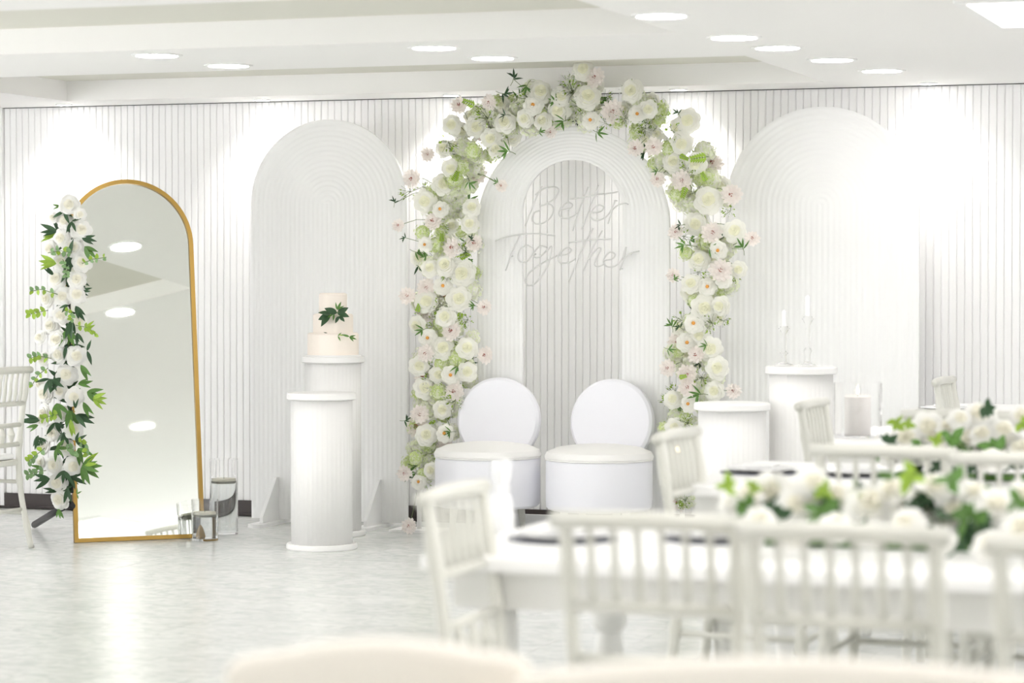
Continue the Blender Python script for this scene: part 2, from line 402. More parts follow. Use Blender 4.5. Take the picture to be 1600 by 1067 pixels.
# ------------------------------------------------------------------ sign
S1 = [
 [(440,290),(400,370),(330,545)], [(395,345),(450,308),(515,295),(545,315),(522,368),(470,402),(425,418)],
 [(425,416),(482,406),(510,430),(500,480),(455,522),(400,532),(374,508),(385,465),(420,448)],
 [(560,447),(618,432),(632,408),(602,396),(562,430),(546,470),(570,495),(620,490),(665,465)],
 [(735,295),(682,430),(635,577)], [(803,285),(750,420),(693,567)], [(615,376),(760,352),(925,328)],
 [(765,462),(818,450),(832,424),(802,411),(765,440),(750,480),(775,508),(820,505),(865,470),(895,415),(906,382)],
 [(906,380),(885,450),(862,532)], [(880,448),(930,412),(970,402),(992,408)]]
S2 = [
 [(140,640),(220,613),(330,597),(430,596),(522,610)], [(302,600),(252,700),(205,832)],
 [(345,668),(304,690),(284,738),(300,774),(340,772),(372,738),(380,695),(345,668)], [(372,738),(400,725)],
 [(470,684),(430,675),(392,708),(386,742),(420,745),(470,702),(500,680),(482,780),(440,860),(385,920),(346,925),(330,890),(362,840),(432,790),(535,735)],
 [(545,737),(600,725),(626,702),(600,686),(560,712),(541,750),(560,783),(610,780),(655,755)],
 [(766,560),(702,680),(610,905)], [(825,575),(762,690),(705,832)], [(735,762),(790,692),(815,692),(792,740),(776,790),(800,806),(838,788)],
 [(610,653),(740,636),(882,630)],
 [(835,768),(890,755),(906,728),(876,712),(842,745),(832,780),(860,808),(910,800),(950,760),(968,710),(976,680)],
 [(978,680),(965,750),(938,828)], [(960,765),(1000,725),(1062,708)]]
def smooth_path(pts, sub=5):
    if len(pts) < 3: return pts
    P = [pts[0]] + pts + [pts[-1]]; out = []
    for i in range(1, len(P) - 2):
        for k in range(sub):
            t = k/sub; a, b, c, d = P[i-1], P[i], P[i+1], P[i+2]
            out.append(tuple(.5*((2*b[q]) + (-a[q] + c[q])*t + (2*a[q] - 5*b[q] + 4*c[q] - d[q])*t*t + (-a[q] + 3*b[q] - 3*c[q] + d[q])*t**3) for q in (0, 1)))
    out.append(pts[-1]); return out
ZS = 1313/320.0; YSG = YC - .06
sgp = aty(890, 360, YSG)
sign = thing('neon_sign', 'unlit grey script neon sign reading Better Together on the middle arch', 'sign', sgp)
for word in (S1, S2):
    for st in word:
        pts = [aty(740 + x/ZS, 220 + y/ZS, YSG) - sgp for x, y in smooth_path(st)]
        MB().tube(pts, .0042, 7).build('neon_tube', 'neon', sign)
for (x, y) in ((300, 598), (236, 740), (905, 382), (1000, 725), (940, 820)):
    p = aty(740 + x/ZS, 220 + y/ZS, YSG) - sgp
    MB().tube([p, p + Vector((0, .042, 0))], .003, 6).build('standoff', 'neon', sign)

# ------------------------------------------------------------------ flower and leaf meshes (unit radius, facing +Z)
def petal(mb, a0, wid, r, h, z0=-.35, curl=.0, mi=0, nu=4, nv=3, point=0):
    vs = []; fs = []
    for j in range(nv + 1):
        v = j/nv; rad = r*math.sin(min(v*1.05, 1)*PI/2)**.8 + curl*max(0, v - .6)*1.2; z = z0 + (h - z0)*v**1.5 - curl*max(0, v - .7)*.8
        ww = wid*(.5 + .55*math.sin(PI*min(.85*v + .1, 1)))*(1 - point*v*v)
        for i in range(nu + 1):
            u = 2*i/nu - 1; a = a0 + u*ww; edge = 1 - .10*u*u*v
            vs.append((rad*edge*math.cos(a), rad*edge*math.sin(a), z - .10*u*u*v + .02*math.sin(3*u + a0*5)*v))
    for j in range(nv):
        for i in range(nu): q = j*(nu+1) + i; fs.append((q, q+1, q+nu+2, q+nu+1))
    mb.add(vs, fs, mi, True)
def shingle(mb, a0, wid, r, h, mi=0, curl=.04, lift=.20, nu=4, nv=3):
    vs = []; fs = []
    for j in range(nv + 1):
        v = j/nv; rad = r*(.50 + .50*math.sin(v*PI/2)) + curl*v*v; z = h - lift*(1 - v)**1.4*.8 - curl*1.2*v*v*v
        ww = wid*(.62 + .42*math.sin(PI*(.12 + .8*v)))
        for i in range(nu + 1):
            u = 2*i/nu - 1; a = a0 + u*ww; edge = 1 - .12*u*u*v + .03*u
            vs.append((rad*edge*math.cos(a), rad*edge*math.sin(a), z - .05*u*u*v + .015*math.sin(4*u + a0*5)*v + .03*u))
    for j in range(nv):
        for i in range(nu): q = j*(nu+1) + i; fs.append((q, q+1, q+nu+2, q+nu+1))
    mb.add(vs, fs, mi, True)
def rose_mesh(name, seed, mats, open_=1.0):
    rnd = random.Random(seed); mb = MB()
    for n, r, h, c, mi in ((2, .12, .50, 0, 1), (3, .23, .485, 0, 1), (3, .34, .45, .01, 1), (4, .46, .40, .02, 1), (5, .59, .32, .03, 0), (5, .72, .22, .05, 0), (6, .84, .10, .07, 0), (7, .94, -.06, .09, 0)):
        a = rnd.random()*6
        for k in range(n): shingle(mb, a + 2*PI*k/n + rnd.uniform(-.12, .12), PI/n*1.3, r*open_*rnd.uniform(.95, 1.06), h + rnd.uniform(-.025, .035), mi, c, .24)
    mb.lathe([(1e-5, -.40), (.45, -.34), (.72, -.12), (.6, .10), (.4, .24), (.2, .34), (1e-5, .38)], 10, 1)
    return mb.mesh(name, mats)
def daisy_mesh(name, seed, mats):
    rnd = random.Random(seed); mb = MB()
    for n, r, h in ((13, .98, .05), (11, .78, .18), (8, .52, .28)):
        a = rnd.random()*6
        for k in range(n): petal(mb, a + 2*PI*k/n, PI/n*1.1, r*rnd.uniform(.88, 1.05), h + rnd.uniform(-.06, .08), -.15, .05, 0, 2, 3, .35)
    for k in range(12):
        a = rnd.random()*6.28; rr = .17*math.sqrt(rnd.random()); x, y = rr*math.cos(a), rr*math.sin(a); z = .24 + rnd.random()*.16; s = .035
        mb.add([(x-s, y-s, z), (x+s, y-s, z), (x, y+s, z), (x, y, z+.06), (x, y, 0)], [(0,1,3),(1,2,3),(2,0,3),(1,0,4),(2,1,4),(0,2,4)], 1)
    return mb.mesh(name, mats)
def ranunculus_mesh(name, seed, mats):
    rnd = random.Random(seed); mb = MB()
    for n, r, h, c in ((6, .34, .30, 0), (6, .50, .27, .01), (7, .66, .20, .03), (7, .82, .08, .05), (8, .95, -.06, .08)):
        a = rnd.random()*6
        for k in range(n): shingle(mb, a + 2*PI*k/n, PI/n*1.35, r*rnd.uniform(.96, 1.05), h + rnd.uniform(-.02, .02), 0, c, .2)
    mb.lathe([(1e-5, -.40), (.45, -.34), (.68, -.14), (.5, .05), (1e-5, .14)], 10, 0)
    mb.lathe([(1e-5, .0), (.17, .12), (.17, .24), (.10, .30), (1e-5, .32)], 10, 1)
    return mb.mesh(name, mats)
def leaf_geo(mb, base, d, n, L, W, mi=0, bend=.15, round_=False, nl=5):
    d = Vector(d).normalized(); n = Vector(n); n = (n - d*n.dot(d)); n = n.normalized() if n.length > 1e-3 else d.orthogonal().normalized(); s = d.cross(n)
    vs = []; fs = []
    for i in range(nl + 1):
        t = i/nl; wv = W*(math.sin(PI*t**(.8 if not round_ else .75))**(.9 if not round_ else .55)) if 0 < i < nl else W*.04
        c = Vector(base) + d*(L*t) - n*(bend*L*t*t)
        vs += [c - s*wv + n*wv*.25, c, c + s*wv + n*wv*.25]
    for i in range(nl):
        q = i*3; fs += [(q, q+1, q+4, q+3), (q+1, q+2, q+5, q+4)]
    mb.add(vs, fs, mi, True)
def hydrangea_mesh(name, seed, mats, n=64):
    rnd = random.Random(seed); mb = MB()
    for k in range(n):
        ct = rnd.uniform(.05, 1); a = k*2.4; st = math.sqrt(1 - ct*ct); rad = rnd.uniform(.7, 1.0)
        nn = Vector((st*math.cos(a), st*math.sin(a), ct)); p = nn*rad*Vector((1, 1, .7)).length/1.6
        p = Vector((nn.x*rad, nn.y*rad, nn.z*rad*.65)); B = basis(nn, rnd.random()*3); s = rnd.uniform(.13, .20)
        for q in range(4):
            aa = q*PI/2; u = B @ Vector((math.cos(aa), math.sin(aa), .15)); v = B @ Vector((-math.sin(aa), math.cos(aa), 0))
            mb.add([p, p + u*s*.6 + v*s*.45, p + u*s*1.15, p + u*s*.6 - v*s*.45], [(0, 3, 2, 1)], 0 if rnd.random() < .7 else 1)
    mb.lathe([(1e-5, -.1), (.74, 0), (.62, .32), (.3, .48), (1e-5, .52)], 10, 1)
    return mb.mesh(name, mats)
def breath_mesh(name, seed, mats, n=42):
    rnd = random.Random(seed); mb = MB()
    for k in range(n):
        a = rnd.random()*6.28; rr = math.sqrt(rnd.random()); p = Vector((rr*math.cos(a), rr*math.sin(a), .2 + rnd.random()*.6)); s = rnd.uniform(.05, .085)
        mb.add([p + Vector(q)*s for q in ((1,0,0),(-1,0,0),(0,1,0),(0,-1,0),(0,0,1),(0,0,-1))], [(0,2,4),(2,1,4),(1,3,4),(3,0,4),(2,0,5),(1,2,5),(3,1,5),(0,3,5)], 0)
        if k % 2 == 0: mb.tube([(0, 0, -.3), p*.55, p], .012, 3, 1, False)
        if k % 3 == 0: leaf_geo(mb, p*.6, p + Vector((0, 0, -.3)), (0, 0, 1), .3, .06, 2, nl=3)
    return mb.mesh(name, mats)
def sprig_mesh(name, seed, mats, kind):
    rnd = random.Random(seed); mb = MB()
    if kind == 'lance':
        for k in range(5):
            a = R((-70, -25, 5, 48, 80)[k] + rnd.uniform(-9, 9)); leaf_geo(mb, (.05*k, 0, 0), (math.cos(a), math.sin(a), rnd.uniform(-.2, .7)), (rnd.uniform(-.5, .5), rnd.uniform(-.5, .5), 1), rnd.uniform(.5, 1.1), .085, 0)
        mb.tube([(-.5, .1, -.1), (-.2, 0, 0), (.3, 0, .05)], .02, 4, 1)
    elif kind == 'fern':
        mb.tube([(0, 0, 0), (.5, 0, .1), (1, 0, .05)], .018, 4, 1)
        for k in range(6):
            for s in (-1, 1): leaf_geo(mb, (.15 + .15*k, 0, .06), (.7, s, .1), (0, 0, 1), .38 - .03*k, .075, 0, nl=4)
    else:
        mb.tube([(0, 0, 0), (.5, .05, .1), (1, 0, .1)], .015, 4, 1)
        for k in range(5):
            for s in (-1, 1): leaf_geo(mb, (.2 + .18*k, 0, .06), (.5, s, .1), (0, 0, 1), .3, .15, 0, round_=True, nl=5)
    return mb.mesh(name, mats)
def broad_mesh(seed, mats):
    rnd = random.Random(seed); mb = MB()
    for k in range(5):
        a = R((-60, -20, 15, 50, 150)[k] + rnd.uniform(-15, 15)); leaf_geo(mb, (.08*k - .1, .03*k, 0), (math.cos(a), math.sin(a), rnd.uniform(-.1, .6)), (rnd.uniform(-.6, .6), rnd.uniform(-.6, .6), 1), rnd.uniform(.6, 1.0), .24, 0, nl=6)
    mb.tube([(-.5, 0, -.1), (-.1, 0, 0), (.3, .05, .05)], .02, 4, 1)
    return mb.mesh('leaf_sprig', mats)
FM = dict(
  bdark=[broad_mesh(s, ['leafdark', 'stem']) for s in (1, 2)], bmid=[broad_mesh(s, ['leafmid', 'stem']) for s in (3, 4)], blime=[broad_mesh(5, ['leaflime', 'stem'])],
  rose=[rose_mesh('rose', s, ['bloom', 'bloomin']) for s in (1, 2, 3)],
  white=[rose_mesh('rose', s, ['rose', 'rosein']) for s in (4, 5, 6)],
  dahlia=[daisy_mesh('dahlia', s, ['blush', 'maroon']) for s in (1, 2)],
  ran=[ranunculus_mesh('ranunculus', s, ['bloom', 'orange']) for s in (1, 2)],
  hyd=[hydrangea_mesh('hydrangea_cluster', s, ['lime', 'palelime']) for s in (1, 2)],
  pale=[hydrangea_mesh('hydrangea_cluster', s, ['palelime', 'bloom'], 80) for s in (3, 4)],
  breath=[breath_mesh('filler_blossom', s, ['rose', 'stem', 'leaflime']) for s in (1, 2)],
  ldark=[sprig_mesh('leaf_sprig', 1, ['leafdark', 'stem'], 'lance')], lmid=[sprig_mesh('leaf_sprig', 2, ['leafmid', 'stem'], 'lance')],
  llime=[sprig_mesh('leaf_sprig', 3, ['leaflime', 'stem'], 'fern')], fern=[sprig_mesh('leaf_sprig', 4, ['leafmid', 'stem'], 'fern')],
  euc=[sprig_mesh('leaf_sprig', 5, ['euca', 'stem'], 'euc')])
NM = dict(bdark='leaf_sprig', bmid='leaf_sprig', blime='leaf_sprig', rose='rose', white='rose', dahlia='dahlia', ran='ranunculus', hyd='hydrangea_cluster', pale='hydrangea_cluster', breath='filler_blossom', ldark='leaf_sprig', lmid='leaf_sprig', llime='leaf_sprig', fern='leaf_sprig', euc='leaf_sprig')
rng = random.Random(11)
def put(kind, parent, pos, nrm, size, roll=None):
    me = rng.choice(FM[kind]); o = link(NM[kind], me, parent)
    B = basis(nrm, rng.random()*6.28 if roll is None else roll).to_4x4()
    o.matrix_local = Matrix.Translation(Vector(pos)) @ B @ Matrix.Scale(size, 4)
    return o
LEAVES = ('ldark', 'lmid', 'llime', 'fern', 'euc')

# ------------------------------------------------------------------ flower arch
YF = YC - .14
fa0 = aty(890, 790, YF); fa0.z = 0
farch = thing('flower_arch', 'tall arch of white and blush flowers with lime greenery round the middle backdrop', 'flower arch', fa0)
band = [((688, 290), 52), ((692, 340), 54), ((694, 400), 52), ((698, 460), 50), ((700, 520), 48), ((698, 580), 46), ((685, 640), 40), ((668, 700), 30), ((655, 752), 20)]
band2 = [((712, 262), 36), ((742, 218), 40), ((782, 182), 42), ((830, 162), 42), ((885, 152), 40), ((935, 156), 40), ((985, 172), 38), ((1030, 205), 42), ((1065, 245), 44), ((1092, 290), 48), ((1106, 345), 50), ((1112, 400), 48), ((1108, 455), 44), ((1096, 510), 44), ((1088, 565), 42), ((1082, 620), 40), ((1068, 670), 30), ((1066, 730), 24), ((1066, 785), 18)]
def band_points(b, n, rnd):
    segs = []; tot = 0
    for (p, w0), (q, w1) in zip(b, b[1:]):
        L = math.dist(p, q); segs.append((tot, L, p, q, w0, w1)); tot += L
    out = []
    for _ in range(n):
        s = rnd.random()*tot
        for a, L, p, q, w0, w1 in segs:
            if a <= s <= a + L:
                t = (s - a)/L; ww = w0 + (w1 - w0)*t; d = ((q[0]-p[0])/L, (q[1]-p[1])/L); o_ = rnd.uniform(-1, 1)*ww*.9
                out.append((p[0] + (q[0]-p[0])*t - d[1]*o_, p[1] + (q[1]-p[1])*t + d[0]*o_, o_/ww)); break
    return out
known = []
def K(kind, *pts): known.extend((kind, x, y, r) for x, y, r in pts)
K('rose', (844,144,16),(706,195,13),(744,198,14),(789,191,14),(848,189,12),(767,216,13),(776,234,12),(911,109,14),(877,151,13),(918,151,17),(873,173,15),(987,142,15),(1013,171,12),(1075,189,16),(1065,224,15),(1052,253,14),(1087,256,14),(1107,313,18),
  (1086,350,15),(1148,361,15),(1092,406,14),(1080,443,13),(1100,481,17),(1125,478,13),(1092,523,13),(1154,421,11),(1110,545,16),(1121,575,15),(1051,624,12),(1116,611,13),(1054,667,12),
  (692,288,14),(664,314,15),(696,414,15),(722,427,18),(672,419,12),(737,324,12),(734,350,12),(666,471,15),(717,467,16),(696,495,14),(692,544,15),(730,544,14),(730,581,13),(664,606,15),(655,572,13),(685,585,12),(691,640,12),(666,680,14),(674,735,11),(704,263,12),(651,508,12),(820,185,12))
K('ran', (833,164,13),(996,178,12),(923,188,12),(1122,391,12),(1131,437,11),(1105,448,12),(1084,505,13),(1073,535,13),(1076,631,12),(688,327,11),(664,382,10),(692,447,12),(668,528,12),(704,586,12),(695,677,12),(654,753,10))
K('dahlia', (717,164,12),(643,279,13),(929,121,14),(957,174,16),(1021,229,13),(1065,282,15),(1143,304,15),(1112,364,15),(1126,422,16),(1175,373,11),(1073,585,14),(1074,606,13),(1146,611,11),(1043,575,12),(1087,554,12),
  (677,345,13),(707,387,14),(666,449,13),(741,380,12),(705,517,14),(665,552,12),(758,555,12),(756,480,11),(710,611,14),(656,647,13),(639,822,11),(668,241,10),(783,290,9),(993,231,12),(1028,280,11),(764,160,11),(1052,430,10),(622,352,9),(636,462,12),(1056,362,11),(860,206,9),(632,740,11))
K('hyd', (711,279,15),(676,300,12),(661,363,12),(681,382,13),(662,515,9),(685,613,13),(714,560,15),(690,568,12),(650,716,12),(1037,667,9),(1060,550,9),(848,178,8),(740,236,13),(722,262,12),(1103,277,12),(1045,232,12),(1057,303,11),(1105,378,14),(1072,395,11),(964,190,10),(660,740,9),(1084,470,10))
K('breath', (824,155,16),(893,142,18),(905,165,14),(760,184,16),(700,222,16),(977,185,14),(1010,190,12),(1052,205,15),(1075,266,16),(1095,590,14),(1074,661,13),(690,480,16),(730,500,12),(712,625,16),(672,596,14),(780,240,12),(1130,500,12),(1110,505,16),(1068,370,14),(640,300,14),(725,395,15),(700,430,12),(1070,782,14),(1140,330,12),(1092,425,13),(946,192,12))
K('ldark', (802,124,15),(785,146,15),(790,180,11),(616,317,10),(1060,178,10),(632,657,11),(1064,352,10),(634,372,9),(635,745,13),(1063,512,10),(735,375,9))
K('lmid', (824,133,13),(796,237,15),(932,206,14),(882,189,14),(715,572,13),(1095,616,16),(733,283,12),(1071,383,13),(1161,389,14),(1108,388,14),(1050,511,12),(1043,545,10),(662,515,12),(778,286,8),(1105,540,10),(842,206,9),(668,400,9),(705,675,10),(1028,268,8),(1052,436,8),(870,160,12),(1000,195,9),(742,478,9))
K('llime', (744,166,16),(1107,245,20),(708,286,14),(1060,242,12),(1072,290,14),(1060,590,10),(652,490,11),(1104,285,12),(690,380,11))
rnd = random.Random(5)
cntk = {}
def facing(side, rnd, s=.35): return Vector((-.10 + side + rnd.uniform(-s, s)*.6 + .28, -1, rnd.uniform(-s, s)*.7 + .08))
for kind, x, y, r in known:
    dep = {'rose': 0, 'ran': -.02, 'dahlia': -.025, 'hyd': .03, 'breath': .02}.get(kind, -.03) + rnd.uniform(-.02, .02)
    p = aty(x, y, YF + dep - .02); sz = r*(p - CAM).length/F*1.08
    put(kind, farch, p - fa0, facing(rnd.uniform(-.2, .2), rnd), sz*(1.3 if kind in LEAVES else 1.18))
    near_ = min(((math.dist((x, y), c), c, w_) for c, w_ in band + band2), key=lambda q: q[0])
    if near_[0] > near_[2]*.8:      # outlying blooms sit on their own wiry stems
        e = aty(x + (near_[1][0] - x)*.75, y + (near_[1][1] - y)*.75, YF + .09); m_ = p.lerp(e, .5) + Vector((0, .02, .015))
        MB().tube([p - fa0 + Vector((0, .012, 0)), m_ - fa0, e - fa0], .0016, 5).build('stem', 'stem', farch)
for b, n in ((band, 130), (band2, 250)):
    for x, y, e in band_points(b, n, rnd):   # filler under the main flowers
        kind = rnd.choice(['pale']*8 + ['hyd']*3 + ['breath']*4 + ['rose']*4 + ['dahlia'] + ['lmid', 'fern', 'llime', 'ldark'])
        p = aty(x, y, YF + .07 + rnd.uniform(-.03, .02) + .03*abs(e))
        r = {'pale': .062, 'hyd': .05, 'breath': .055, 'rose': .047}.get(kind, .065)*rnd.uniform(.85, 1.15)
        put(kind, farch, p - fa0, facing(0, rnd, .6), r)
# steel frame that carries the flowers
for b in (band[:], band2[:]):
    pts = [aty(x, y, YF + .12) - fa0 for (x, y), _ in b]
    e = pts[-1].copy(); e.z = 0.0; pts.append(e); MB().tube(pts, .014, 8).build('frame_tube', 'plinth', farch)
    MB().box((e.x - .14, e.y - .10, 0), (e.x + .14, e.y + .10, .012)).build('base_plate', 'plinth', farch)

# ------------------------------------------------------------------ arched mirror
mbl = fl(116, 848)
yawm = YAW - R(0) ; MW = .70; lean = R(8)
ang = YAW + R(22)            # direction of the mirror's width in plan
ux = Vector((math.cos(ang), math.sin(ang), 0)); MH = 1.93
mir = thing('arched_mirror', 'tall arched floor mirror with a thin gold frame leaning back', 'mirror', mbl + ux*(MW/2), ang)
def mirror_parts():
    ra = MW/2; path = arch_path(ra, MH - ra, 0, 36, 2); k = len(path); ft = .022; dp = .03
    rot = Matrix.Rotation(-lean, 4, 'X')
    path_in = [(p[0]*(1 - ft/ra) , max(p[1] - 0, ft) if p[1] <= MH - ra else MH - ra + (p[1] - (MH - ra))*(1 - ft/ra)) for p in path]
    mb = MB(); vs = []
    for y in (-dp/2, dp/2):
        vs += [(p[0], y, p[1]) for p in path]
    for y in (-dp/2, dp/2):
        vs += [(p[0], y, p[1]) for p in path_in]
    fs = []
    for i in range(k):
        j = (i+1) % k
        fs += [(i, j, 2*k+j, 2*k+i), (k+j, k+i, 3*k+i, 3*k+j), (j, i, k+i, k+j), (2*k+i, 2*k+j, 3*k+j, 3*k+i)]
    mb.add([rot @ Vector(v) for v in vs], fs); mb.build('frame', 'gold', mir)
    g = MB(); q = [(p[0]*1.004, y, p[1]) for y in (-.002, .006) for p in path_in]
    g.add([rot @ Vector(v) for v in q], [tuple(range(k)), tuple(k+i for i in reversed(range(k)))] + [((i+1) % k, i, k+i, k+(i+1) % k) for i in range(k)]); g.build('mirror_glass', 'mirror', mir)
    s = MB()
    a = rot @ Vector((0, .02, 1.35)); s.tube([a, (0, .62, .012)], .011, 8); s.tube([(-.2, .62, .012), (.2, .62, .012)], .011, 8); s.build('prop_leg', 'gold', mir)
mirror_parts()

# garland on a stand beside the mirror
YG = mbl.y - .06
g0 = aty(88, 820, YG); g0.z = 0
gar = thing('flower_garland', 'upright garland of white roses and dark green leaves beside the gold mirror', 'flower garland', g0)
roses = [(108,320,14),(101,345,12),(127,359,14),(96,372,13),(115,386,14),(79,388,12),(96,409,12),(128,410,14),(89,436,15),(120,437,13),(98,463,13),(120,460,14),(74,467,13),
 (96,492,13),(122,504,13),(80,509,13),(89,531,14),(62,527,10),(92,554,13),(119,556,14),(67,561,11),(104,585,15),(70,615,14),(94,612,11),(116,620,13),(93,646,12),(69,645,13),(82,676,13),(115,672,13),(67,696,13),(103,699,12),(84,726,13),(115,728,14),(90,755,14),(93,780,14),(125,335,9),(83,340,8),(62,600,9),(66,655,10),(64,722,9)]
rnd = random.Random(21)
for x, y, r in roses:
    p = aty(x, y, YG - .05 + rnd.uniform(-.02, .02)); put('white', gar, p - g0, facing((x - 97)/60, rnd, .3), r*(p - CAM).length/F*1.2)
leafmesh = {}
for nm, mt, rd in (('dark', 'leafdark', False), ('mid', 'leafmid', False), ('lime', 'leaflime', False), ('broad', 'leafdark', None), ('euc', 'euca', True), ('eulime', 'leaflime', True)):
    mb = MB(); leaf_geo(mb, (0, 0, 0), (1, 0, 0), (0, 0, 1), 1, .36 if rd else (.25 if rd is None else .135), 0, .12, bool(rd), 6); leafmesh[nm] = mb.mesh('leaf', [mt])
def leaf_cluster(parent, o0, x, y, Y, angs, L, kind, name='leaf'):
    """a fan of single leaves from one point; angs in image degrees, 0 = right, 90 = up"""
    base = aty(x, y, Y) - o0
    for a in angs:
        l = L*rnd.uniform(.8, 1.15)*(aty(x, y, Y) - CAM).length/F
        dirv = (rt*math.cos(R(a)) + Vector((0, 0, 1))*math.sin(R(a)) + Vector((0, -1, 0))*rnd.uniform(-.1, .5)).normalized()
        nrm = (Vector((rnd.uniform(-.5, .5) + .3, -1, rnd.uniform(-.3, .9)))).normalized(); nrm = (nrm - dirv*nrm.dot(dirv)).normalized()
        m3 = Matrix((dirv, nrm.cross(dirv), nrm)).transposed().to_4x4()
        o = link(name, leafmesh[kind], parent); o.matrix_local = Matrix.Translation(base) @ m3 @ Matrix.Scale(l, 4)
def euc_branch(parent, o0, pts, Y, kinds, r, name='eucalyptus_branch'):
    P = [aty(x, y, Y) - o0 for x, y in pts]; st = MB().tube(P, .0022, 5).build(name, 'stem', parent)
    n = len(pts); k = 0
    for i in range(n - 1):
        for t in (.3, .8):
            q = P[i].lerp(P[i+1], t); d = (P[i+1] - P[i]).normalized()
            for s in (-1, 1):
                v = (d*.5 + Vector((0, 0, 1)).cross(Vector((0, 1, 0)))*s*abs(d.z)*1 + Vector((0, 0, 1))*s*abs(d.x) + Vector((0, -.4, 0))).normalized()
                v = (v + Vector((rnd.uniform(-.5, .5), rnd.uniform(-.5, .2), rnd.uniform(-.5, .5)))).normalized(); nrm = Vector((rnd.uniform(-.4, .7), -1, rnd.uniform(-.3, .7))); nrm = (nrm - v*nrm.dot(v)).normalized()
                m3 = Matrix((v, nrm.cross(v), nrm)).transposed().to_4x4()
                o = link('leaf', leafmesh[kinds[k % len(kinds)]], st); k += 1
                o.matrix_local = Matrix.Translation(q) @ m3 @ Matrix.Scale(r*(aty(*pts[0], Y) - CAM).length/F, 4)
LC = [(90,362,(150,180,195),26,'dark'),(90,366,(190,200),28,'lime'),(128,372,(10,-10,-25),24,'dark'),(132,385,(-20,-45,-60),26,'mid'),(88,412,(150,170,185,200),26,'lime'),(84,430,(120,140),18,'dark'),
 (122,436,(-30,-50,-80),22,'dark'),(100,330,(-150,-30,-60),20,'dark'),(112,346,(-60,20,-110),18,'dark'),(112,372,(-70,-90,-110),24,'dark'),(108,400,(-80,-100,70),24,'dark'),(106,425,(-90,-60,-120),22,'dark'),
 (126,455,(0,-30,20),16,'dark'),(118,478,(-40,-60,-75),26,'dark'),(106,476,(-120,200),18,'dark'),(112,500,(-100,-70,-85),28,'dark'),(105,515,(-60,-85,-110,-40),28,'mid'),(120,520,(-50,-90),24,'dark'),(132,515,(20,45,-10),18,'lime'),
 (136,548,(60,-70),22,'dark'),(104,540,(-90,-60),20,'dark'),(126,570,(-40,-60),24,'mid'),(100,565,(-20,-10,190),20,'dark'),(78,592,(190,-60,-110,-80,-30),24,'dark'),(95,590,(-150,-120),24,'dark'),
 (122,600,(10,-10,30),20,'mid'),(136,612,(-15,10,-40),26,'mid'),(145,622,(0,20,-25,-50),22,'lime'),(130,628,(-70,-50),24,'mid'),(88,630,(-70,-40,-100),26,'mid'),(108,640,(-80,-95,-60),28,'mid'),(118,638,(70,95),16,'dark'),
 (62,657,(155,180,186),30,'dark'),(60,664,(190,215),20,'mid'),(118,648,(-10,-25,-40),28,'dark'),(110,655,(-85,-70),24,'lime'),(60,680,(-100,-120),22,'dark'),(86,660,(-30,-60,-120),24,'dark'),(100,675,(-100,-70,-130),24,'dark'),
 (88,700,(0,-90,40,-40),20,'mid'),(118,690,(30,60,-30,0),20,'dark'),(122,700,(-60,-80,-20),24,'mid'),(128,728,(35,15,0,-15,-35,-55,-75),30,'mid'),(130,726,(40,5,-30),26,'lime'),(100,735,(-90,-50,-130),24,'dark'),
 (78,748,(185,215,160),26,'dark'),(110,745,(-20,-60,20),24,'dark'),(90,768,(180,0,160,20),22,'dark'),(106,762,(-100,-70),26,'dark'),(92,795,(-80,-60,-110),18,'mid'),(120,772,(-60,30,80),9,'mid'),(74,690,(180,160,200),18,'dark'),(66,730,(170,200),16,'mid'),(104,318,(80,130),10,'lime'),(95,322,(170,200),14,'mid')]
for x, y, a, L, k in LC: leaf_cluster(gar, g0, x, y, YG - .065 + rnd.uniform(-.03, .03), a, L*1.02, k)
for pts, kinds in (([(75,395),(95,392),(112,395)], ['euc', 'euc', 'eulime']), ([(128,412),(145,405),(166,402)], ['euc', 'eulime']), ([(90,460),(65,452),(48,455)], ['eulime', 'euc']), ([(75,485),(58,488),(44,492)], ['eulime']),
    ([(98,405),(105,420),(104,432)], ['euc']), ([(100,485),(114,490),(112,500)], ['euc', 'eulime']), ([(80,560),(60,556),(46,560)], ['eulime', 'euc']), ([(75,575),(60,585),(48,605)], ['eulime', 'euc']), ([(70,700),(55,712),(44,722)], ['euc', 'eulime']),
    ([(72,735),(55,738),(42,742)], ['euc']), ([(92,648),(78,650),(66,655)], ['eulime']), ([(100,700),(114,702),(120,712)], ['euc']), ([(122,690),(136,696),(138,712)], ['euc', 'eulime']), ([(118,508),(138,512),(150,524)], ['eulime'])):
    euc_branch(gar, g0, pts, YG - .10, kinds, rnd.uniform(7, 10))
# filler behind and the dark stand
for k in range(26):
    y = 330 + k*17.5; x = 103 - 8*math.sin(k) ; leaf_cluster(gar, g0, x, y, YG - .0, [rnd.uniform(0, 360) for _ in range(3)], 24, 'dark')
pole = [aty(112, 770, YG + .03) - g0, aty(108, 560, YG + .03) - g0, aty(106, 330, YG + .03) - g0]
MB().tube(pole, .011, 8).build('stand_pole', 'black', gar)
a = aty(108, 786, YG + .03) - g0; b = fl(54, 826) - g0
MB().tube([a, b + Vector((0, 0, .022))], .019, 10).build('stand_leg', 'black', gar)
MB().tube([a, Vector((a.x - .06, a.y + .42, .02))], .019, 10).build('stand_leg', 'black', gar)

